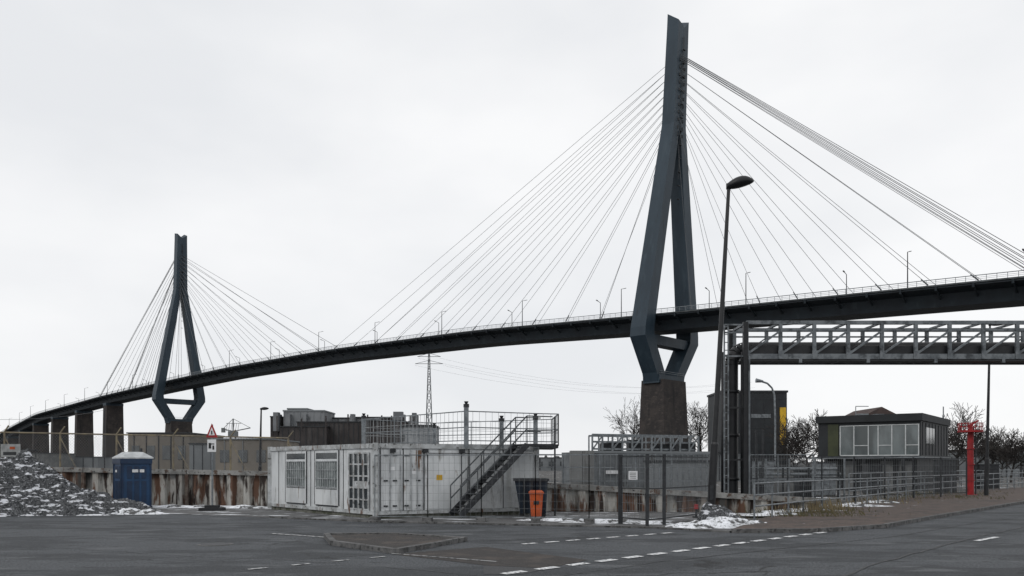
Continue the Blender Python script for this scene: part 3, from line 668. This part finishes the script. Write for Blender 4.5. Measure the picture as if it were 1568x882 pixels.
# ---------------------------------------------------------------- control building
o=Obj('control_building'); A=Vector((bx(1253,58),58)); B=Vector((bx(1410,54),54)); Cc=Vector((bx(1452,62),62)); Dd=A+(Cc-B)
z1=hz(699,55); z2=hz(645,55); z3=hz(634,55)
p=o.part('upper_walls',cladding); p.prism([A[:],B[:],Cc[:],Dd[:]],z1,z2)
ce=(A+Cc)/2; p=o.part('roof_slab',M('roof_edge',(.018,.021,.024),(.013,.015,.017),scale=1)); p.prism([tuple((q-ce)*1.04+ce) for q in (A,B,Cc,Dd)],z2,z3)
p=o.part('floor_slab',gantrym); p.prism([tuple((q-ce)*1.05+ce) for q in (A,B,Cc,Dd)],z1-.12,z1)
p=o.part('lower_walls',cladding); p.prism([tuple((q-ce)*.9+ce) for q in (A,B,Cc,Dd)],0,z1-.12)
lw=o.part('lower_panels',concrete)
a2=(A-ce)*.9+ce; b2=(B-ce)*.9+ce
for t in (.02,.22,.62,.82): lw.wall(a2,b2,t,t+.13,.1,z1-.3,0,.05)
X=lambda px: tb(A,B,px)
gl=o.part('windows',glass); fr=o.part('window_frames',frameg)
gl.wall(A,B,X(1287),X(1408),z1+.1,z2-.25,0,.04)
for px in (1287,1308,1330,1345,1366,1387,1407): fr.wall(A,B,X(px)-.005,X(px)+.005,z1+.1,z2-.25,.04,.09)
fr.wall(A,B,X(1287),X(1408),z1+.05,z1+.12,.04,.08); fr.wall(A,B,X(1287),X(1408),z2-.27,z2-.22,.04,.08); 
for x0_,x1_ in ((1308,1330),(1345,1366),(1387,1407)): fr.wall(A,B,X(x0_),X(x1_),z1+.75,z1+.8,.04,.08)
grf=o.part('green_reflection',greenrefl); grf.wall(A,B,X(1268),X(1284),z1+.05,z2-.1,0,.05)  # reflection in the glazing, painted as a flat green plate
sd=o.part('side_battens',dark)
for i in range(9): sd.wall(B,Cc,.05+i*.11,.055+i*.11,z1+.1,z2-.1,0,.04)
gs=o.part('side_windows',glassd); gs.wall(B,Cc,.15,.45,z1+.9,z2-.4,.0,.03)
rl=o.part('terrace_edge',galv)
aa=A-Vector((.8,.3)); bb=B+Vector((-.3,-1.2))
rl.beam((aa.x,aa.y,z1-.1),(bb.x,bb.y,z1-.1),.1)
vt=o.part('roof_vents',galv); 
for t in (.3,.42,.7): q=A.lerp(Cc,t); vt.box(q.x,q.x+.7,q.y,q.y+.7,z3,z3+.3)
q=A.lerp(B,.4); vt.cyl((q.x,q.y+.3,z3),(q.x,q.y+.3,z3+.65),.03); vt.beam((q.x,q.y+.3,z3+.65),(q.x+.9,q.y+.3,z3+.65),.05)
q=B.lerp(Cc,.8); vt.beam((q.x,q.y,z3),(q.x,q.y,z3+.9),.06)
for px in (1262,1320,1380): q=A.lerp(B,X(px)); sd.beam((q.x,q.y-.25,0),(q.x,q.y-.25,z1-.12),.16)
o.done()
o=Obj('dark_tower_block'); D=100; x0,x1=bx(1105,D),bx(1205,D); h=hz(601,D); p=o.part('walls',cladding); p.box(x0,x1,D,D+7,0,h)
p=o.part('parapet',dark); p.box(x0-.12,x1+.12,D-.12,D+7.1,h,h+.25)
p=o.part('yellow_panel',yellow); p.box(bx(1194,D),bx(1203,D),D-.12,D,hz(681,D),hz(624,D))
p=o.part('cladding_joints',dark)
for i in range(6): p.box(x0,x1,D-.04,D,1.8*i+1,1.8*i+1.06)
for i in range(5): p.box(x0+1.5*i+.8,x0+1.5*i+.88,D-.05,D-.0,0,h)
p=o.part('louvres',gantrym); p.box(bx(1150,D),bx(1180,D),D-.08,D,hz(640,D),hz(634,D)); o.done()
o=Obj('red_monitor_column'); D=46; x=bx(1486,D); p=o.part('column',redp); p.cyl((x,D,0),(x,D,hz(660,D)),.18,.16,n=14)
for z in (.9,1.8,2.7): p.cyl((x,D,z),(x,D,z+.06),.22,n=14)
p.cyl((x,D,.0),(x,D,.12),.36,n=14); p.cyl((x,D,hz(662,D)),(x,D,hz(659,D)),.66,n=14)
for a in range(10):
    an=a/10*2*math.pi; c=Vector((x+.62*math.cos(an),D+.62*math.sin(an),hz(660,D))); p.beam(c,c+Vector((0,0,.45)),.03)
    an2=(a+1)/10*2*math.pi; c2=Vector((x+.62*math.cos(an2),D+.62*math.sin(an2),hz(660,D))); 
    for k in (.25,.45): p.beam(c+Vector((0,0,k)),c2+Vector((0,0,k)),.025)
p.cyl((x,D,hz(660,D)),(x,D,hz(650,D)),.1,n=8); p.cyl((x-.1,D,hz(652,D)),(x+.45,D,hz(644,D)),.06,n=8)
q=o.part('riser_pipe',dark); q.cyl((x+.3,D,0),(x+.3,D,hz(662,D)),.035,n=6)
o.done()

# ---------------------------------------------------------------- background buildings
def shed(name,px0,px1,pyt,D,mat,depth=20,roof=dark,ribs=8,ridge=0,win=None,z0=0):
    o=Obj(name); x0,x1=bx(px0,D),bx(px1,D); h=hz(pyt,D); p=o.part('walls',mat); p.box(x0,x1,D,D+depth,z0,h-ridge)
    r=o.part('roof',roof); w_=(x1-x0)*.01+.1
    if ridge: 
        xm=(x0+x1)/2; r.loft([[Vector((x0-w_,y,h-ridge)),Vector((x1+w_,y,h-ridge)),Vector((xm,y,h))] for y in (D-.3,D+depth+.3)])
    else: r.box(x0-w_,x1+w_,D-.3,D+depth+.3,h,h+(h*.02+.1))
    b=o.part('facade_ribs',roof)
    for i in range(ribs):
        t=(i+.5)/ribs; b.box(x0+(x1-x0)*t-(x1-x0)*.006,x0+(x1-x0)*t+(x1-x0)*.006,D-.15,D,z0,h-ridge-.2)
    if win:
        g=o.part('windows',glassd); k,rows=win
        for i in range(k):
            for j in range(rows):
                xa=x0+(x1-x0)*(i+.25)/k; xb=x0+(x1-x0)*(i+.75)/k; za=z0+(h-z0-ridge)*(j+.35)/rows; zb_=z0+(h-z0-ridge)*(j+.7)/rows
                g.box(xa,xb,D-.1,D,za,zb_)
    return o.done()
shed('warehouse',196,290,664,170,beige,ribs=5,win=(4,1))
shed('warehouse',330,414,673,150,beige,ribs=3,roof=greyclad,win=(3,1))
shed('warehouse',290,330,680,160,greyclad,ribs=3)
shed('factory_block',434,496,630,330,paleclad,ribs=6,roof=greyclad)
shed('factory_block',414,430,639,332,silo,ribs=2)
shed('factory_block',440,470,627,350,paleclad,ribs=3,roof=greyclad)
shed('silo_building',428,500,654,310,silo,ribs=8)
shed('silo_building',455,560,647,315,silo,ribs=14)
shed('factory_block',500,560,641,345,paleclad,ribs=5,win=(8,3))
shed('silo_building',556,618,645,312,silo,ribs=8)
shed('factory_block',612,665,654,300,paleclad,ribs=6,win=(5,2))
shed('factory_block',545,600,640,355,silo,ribs=4)
o=Obj('rooftop_plant'); p=o.part('ducts',paleclad)
for k in range(20):
    px=random.uniform(418,640); D=random.uniform(325,345); x=bx(px,D); hh=hz(random.uniform(630,642),D); wd=random.uniform(1,4); p.box(x,x+wd,D,D+3,hz(660,D),hh)
q=o.part('pipes',silo)
for k in range(14):
    px=random.uniform(418,640); D=random.uniform(305,320); x=bx(px,D); q.cyl((x,D,hz(660,D)),(x,D,hz(random.uniform(634,645),D)),.3,n=6)
o.done()
shed('brick_house',1322,1376,623,130,concrete,depth=10,roof=tile,ridge=1.5,ribs=0,win=(3,2))
shed('low_shed',1085,1150,694,90,greyclad,ribs=6)
shed('low_shed',1530,1640,688,120,greyclad,ribs=5,win=(6,1))
shed('low_shed',700,800,703,220,concrete,ribs=6)
shed('low_shed',800,960,701,260,greyclad,ribs=9,win=(9,1))
shed('low_shed',0,60,694,240,concrete,ribs=6,win=(6,1))
shed('low_shed',60,150,700,260,greyclad,ribs=6)
shed('low_shed',-120,-5,688,230,silo,ribs=6)
def f(p):
    random.seed(4)
    for k in range(900):
        D=random.uniform(480,900); px=random.uniform(-100,1700); x=bx(px,D); h=random.uniform(3,9)*(.6+.6*abs(noise.noise(Vector((px*.01,0,2)))))
        n=6; r=random.uniform(2,6); c=Vector((x,D,0))
        ang=[random.uniform(.7,1.2) for _ in range(n)]
        p.loft([[c+Vector((r*s*ang[i]*math.cos(6.283*i/n),r*s*ang[(i+k)%n]*math.sin(6.283*i/n),h*z)) for i in range(n)] for s,z in ((1,0),(.9,.5),(.3,1))])
single('distant_treeline',far,f)

def bare_tree(x,y,h,seed,dens=6,rt=None,minr=.012):
    rnd=random.Random(seed)
    def f(p):
        def grow(a,d,L,r,lv):
            n=3 if lv<3 else 2; cur=a; dd=d.copy()
            for i in range(n):
                dd=(dd+Vector((rnd.uniform(-.16,.16),rnd.uniform(-.16,.16),rnd.uniform(-.02,.1)))).normalized(); nx=cur+dd*L/n
                r2=max(minr,r*.86); p.cyl(cur,nx,r,r2,n=6 if lv<2 else 3,cap=False); 
                if lv>0 and lv<dens and i<n-1 or (lv==0 and i>0):
                    for q in range(2 if lv==0 else 1): 
                        ax=dd.orthogonal(); ax.rotate(Matrix.Rotation(rnd.uniform(0,6.28),3,dd)); s=(dd+ax*rnd.uniform(.6,1.0)).normalized(); grow(nx,s,L*rnd.uniform(.5,.7),r2*.55,lv+1)
                cur=nx; r=r2
            if lv<dens:
                for q in range(2 if lv>1 else 3):
                    ax=dd.orthogonal(); ax.rotate(Matrix.Rotation(rnd.uniform(0,6.28),3,dd)); s=(dd+ax*rnd.uniform(.3,.75)+Vector((0,0,.12))).normalized()
                    grow(cur,s,L*rnd.uniform(.62,.82),r*.66,lv+1)
        grow(Vector((x,y,0)),Vector((0,0,1)),h*.3,rt or h*.02,0)
    single('bare_tree',bark,f)
for px,D,py,sd in ((1078,262,595,1),(968,270,608,2),(1218,95,645,4),(1238,88,626,12),(1262,92,622,5),(1466,85,622,6),(1492,100,640,21),(1548,80,650,9),(1520,110,640,10),(1535,95,660,14),(1565,100,655,22),(1600,78,640,11)):
    bare_tree(bx(px,D),D,(hz(py,D))*1.05,sd,5,minr=.05 if D>150 else .024)
def tuft(name,mat,px0,px1,py0,py1,n,h0,h1,seed):
    rnd=random.Random(seed)
    def f(p):
        for i in range(n):
            px=rnd.gauss((px0+px1)/2,(px1-px0)/4); py=rnd.uniform(py0,py1); q=gp(px,py)
            if noise.noise(Vector((q.x*1.1,q.y*1.1,seed)))<-.1: continue
            h=rnd.uniform(h0,h1); dx=rnd.uniform(-.15,.15); dy=rnd.uniform(-.15,.15)
            w=.010; p.add([(q.x-w,q.y,0),(q.x+w,q.y,0),(q.x+w*.6+dx*.4,q.y+dy*.4,h*.6),(q.x+dx,q.y+dy,h)],[(0,1,2),(0,2,3)])
    single(name,mat,f)
tuft('dry_reeds',straw,1180,1300,782,789,500,.25,.65,1)
tuft('dry_reeds',straw,1290,1420,766,776,300,.15,.35,2)
tuft('verge_grass',grass,1160,1330,780,796,2200,.08,.28,3)
tuft('verge_grass',grass,1330,1560,755,768,2000,.08,.25,4)

# electricity pylon + lines
o=Obj('electricity_pylon'); D=520; x=bx(657,D); p=o.part('lattice',M('pylon_steel',(.12,.13,.135),(.085,.095,.1),scale=1)); H2=hz(541,D)
def lw_(z): return 4.6*(1-z/H2)+.8
zs=[0]+[H2*(1-(1-k/13)**1.25) for k in range(1,14)]
for a,b in zip(zs[:-1],zs[1:]):
    wa,wb=lw_(a),lw_(b)
    for sx,sy in ((-1,-1),(1,-1),(1,1),(-1,1)): p.beam((x+sx*wa/2,D+sy*wa/2,a),(x+sx*wb/2,D+sy*wb/2,b),.32)
    for sy in (-1,1):
        p.beam((x-wa/2,D+sy*wa/2,a),(x+wb/2,D+sy*wb/2,b),.2); p.beam((x+wa/2,D+sy*wa/2,a),(x-wb/2,D+sy*wb/2,b),.2); p.beam((x-wa/2,D+sy*wa/2,a),(x+wa/2,D+sy*wa/2,a),.2)
for z,wd in ((hz(546,D),7.5),(hz(557,D),9.0)):
    p.beam((x-wd,D,z),(x+wd,D,z),.3); p.beam((x-wd,D,z),(x,D,z+2.2),.22); p.beam((x+wd,D,z),(x,D,z+2.2),.22)
wr=o.part('power_lines',cablem)
for z,dx in ((hz(546,D),-7),(hz(546,D),7),(hz(557,D),-9),(hz(557,D),9)):
    a=Vector((x+dx,D,z-1)); b=Vector((bx(1140,700)+dx,700,z+2)); prev=a
    for k in range(1,19):
        t=k/18; q=a.lerp(b,t)-Vector((0,0,4*t*(1-t)*11)); wr.cyl(prev,q,.045,n=3,cap=False); prev=q
o.done()
o=Obj('harbour_crane'); D=700; p=o.part('gantry',M('crane_grey',(.16,.17,.175),(.12,.13,.13),scale=1)); x=bx(357,D)
for dx in (-4,4): p.beam((x+dx,D,0),(x+dx*.5,D,26),1.1)
p.beam((x-4,D,20),(x+4,D,20),1.0); p.box(x-3.5,x+3.5,D-3,D+3,26,31); p.beam((x,D,30),(x,D,42),.9); p.beam((x,D,31),(x+15,D,34),.8); p.beam((x,D,42),(x+15,D,34),.35); p.beam((x,D,31),(x-9,D,33),.9); p.beam((x,D,42),(x-9,D,33),.35); p.box(x-10,x-7,D-1,D+1,30,34); p.beam((x-6,D,38),(x+7,D,38),.4)
for k in range(6): p.beam((x-6+2*k,D,31),(x-5+2*k,D,38),.25)
o.done()
o=Obj('overhead_line'); p=o.part('wire',cablem); a=Vector((bx(-60,120),120,hz(641,120))); b=Vector((bx(160,170),170,hz(628,170))); prev=a
for k in range(1,13):
    t=k/12; q=a.lerp(b,t)-Vector((0,0,4*t*(1-t)*.8)); p.cyl(prev,q,.03,n=3,cap=False); prev=q
p2=o.part('pole',dark); p2.cyl((b.x,b.y,0),b,.15,.1); o.done()
o=Obj('notice_board'); D=35.9; p=o.part('board',M('faded_board',(.3,.31,.31),(.2,.21,.21),scale=3)); p.box(bx(2,D),bx(32,D),D-.05,D-.02,hz(700,D),hz(680,D)); q=o.part('print',dark); q.box(bx(6,D),bx(26,D),D-.056,D-.051,hz(697,D),hz(692,D)); q=o.part('print_orange',orange); q.box(bx(16,D),bx(24,D),D-.056,D-.051,hz(688,D),hz(684,D)); o.done()

# ---------------------------------------------------------------- sky / light / camera
sc=bpy.context.scene; wd=bpy.data.worlds.new("World"); sc.world=wd; wd.use_nodes=True; nt=wd.node_tree; N=nt.nodes; L=nt.links
bg=N['Background']; sky=N.new('ShaderNodeTexSky'); sky.sky_type='NISHITA'; sky.sun_disc=False
el=math.radians(38); az=math.radians(215)
sky.sun_elevation=el; sky.sun_rotation=az
sk=N.new('ShaderNodeMix'); sk.data_type='RGBA'; sk.blend_type='MULTIPLY'; sk.inputs[0].default_value=1; L.new(sky.outputs[0],sk.inputs[6]); sk.inputs[7].default_value=(.09,.09,.09,1)
tc=N.new('ShaderNodeTexCoord'); mp=N.new('ShaderNodeMapping'); mp.inputs['Scale'].default_value=(1,1,2.2); mp.inputs['Location'].default_value=(3.1,.4,0); L.new(tc.outputs['Generated'],mp.inputs[0])
nz=N.new('ShaderNodeTexNoise'); nz.inputs['Scale'].default_value=1.6; nz.inputs['Detail'].default_value=5; nz.inputs['Roughness'].default_value=.5; L.new(mp.outputs[0],nz.inputs['Vector'])
cr=N.new('ShaderNodeValToRGB'); cr.color_ramp.elements[0].position=.36; cr.color_ramp.elements[0].color=(.83,.845,.87,1); cr.color_ramp.elements[1].position=.60; cr.color_ramp.elements[1].color=(.985,.988,.995,1); L.new(nz.outputs['Fac'],cr.inputs[0])
mx=N.new('ShaderNodeMix'); mx.data_type='RGBA'; mx.inputs[0].default_value=.96; L.new(sk.outputs[2],mx.inputs[6]); L.new(cr.outputs[0],mx.inputs[7]); L.new(mx.outputs[2],bg.inputs[0]); bg.inputs[1].default_value=1.0
sd=bpy.data.lights.new('sun','SUN'); sd.energy=.6; sd.angle=math.radians(15); sd.color=(1,.97,.93); so=bpy.data.objects.new('sun',sd); sc.collection.objects.link(so)
dirv=Vector((math.sin(az)*math.cos(el),math.cos(az)*math.cos(el),math.sin(el)))
so.rotation_euler=dirv.to_track_quat('Z','Y').to_euler(); so.location=(0,0,60)
cam=bpy.data.cameras.new('camera'); co=bpy.data.objects.new('camera',cam); sc.collection.objects.link(co); co.location=(0,0,CH); co.rotation_euler=(math.pi/2,0,0)
cam.sensor_width=36; cam.lens=36*F/1568; cam.shift_y=(HZ-441)/1568.0; cam.clip_end=8000; sc.camera=co
sc.view_settings.view_transform='Standard'; sc.view_settings.look='None'; sc.view_settings.exposure=0
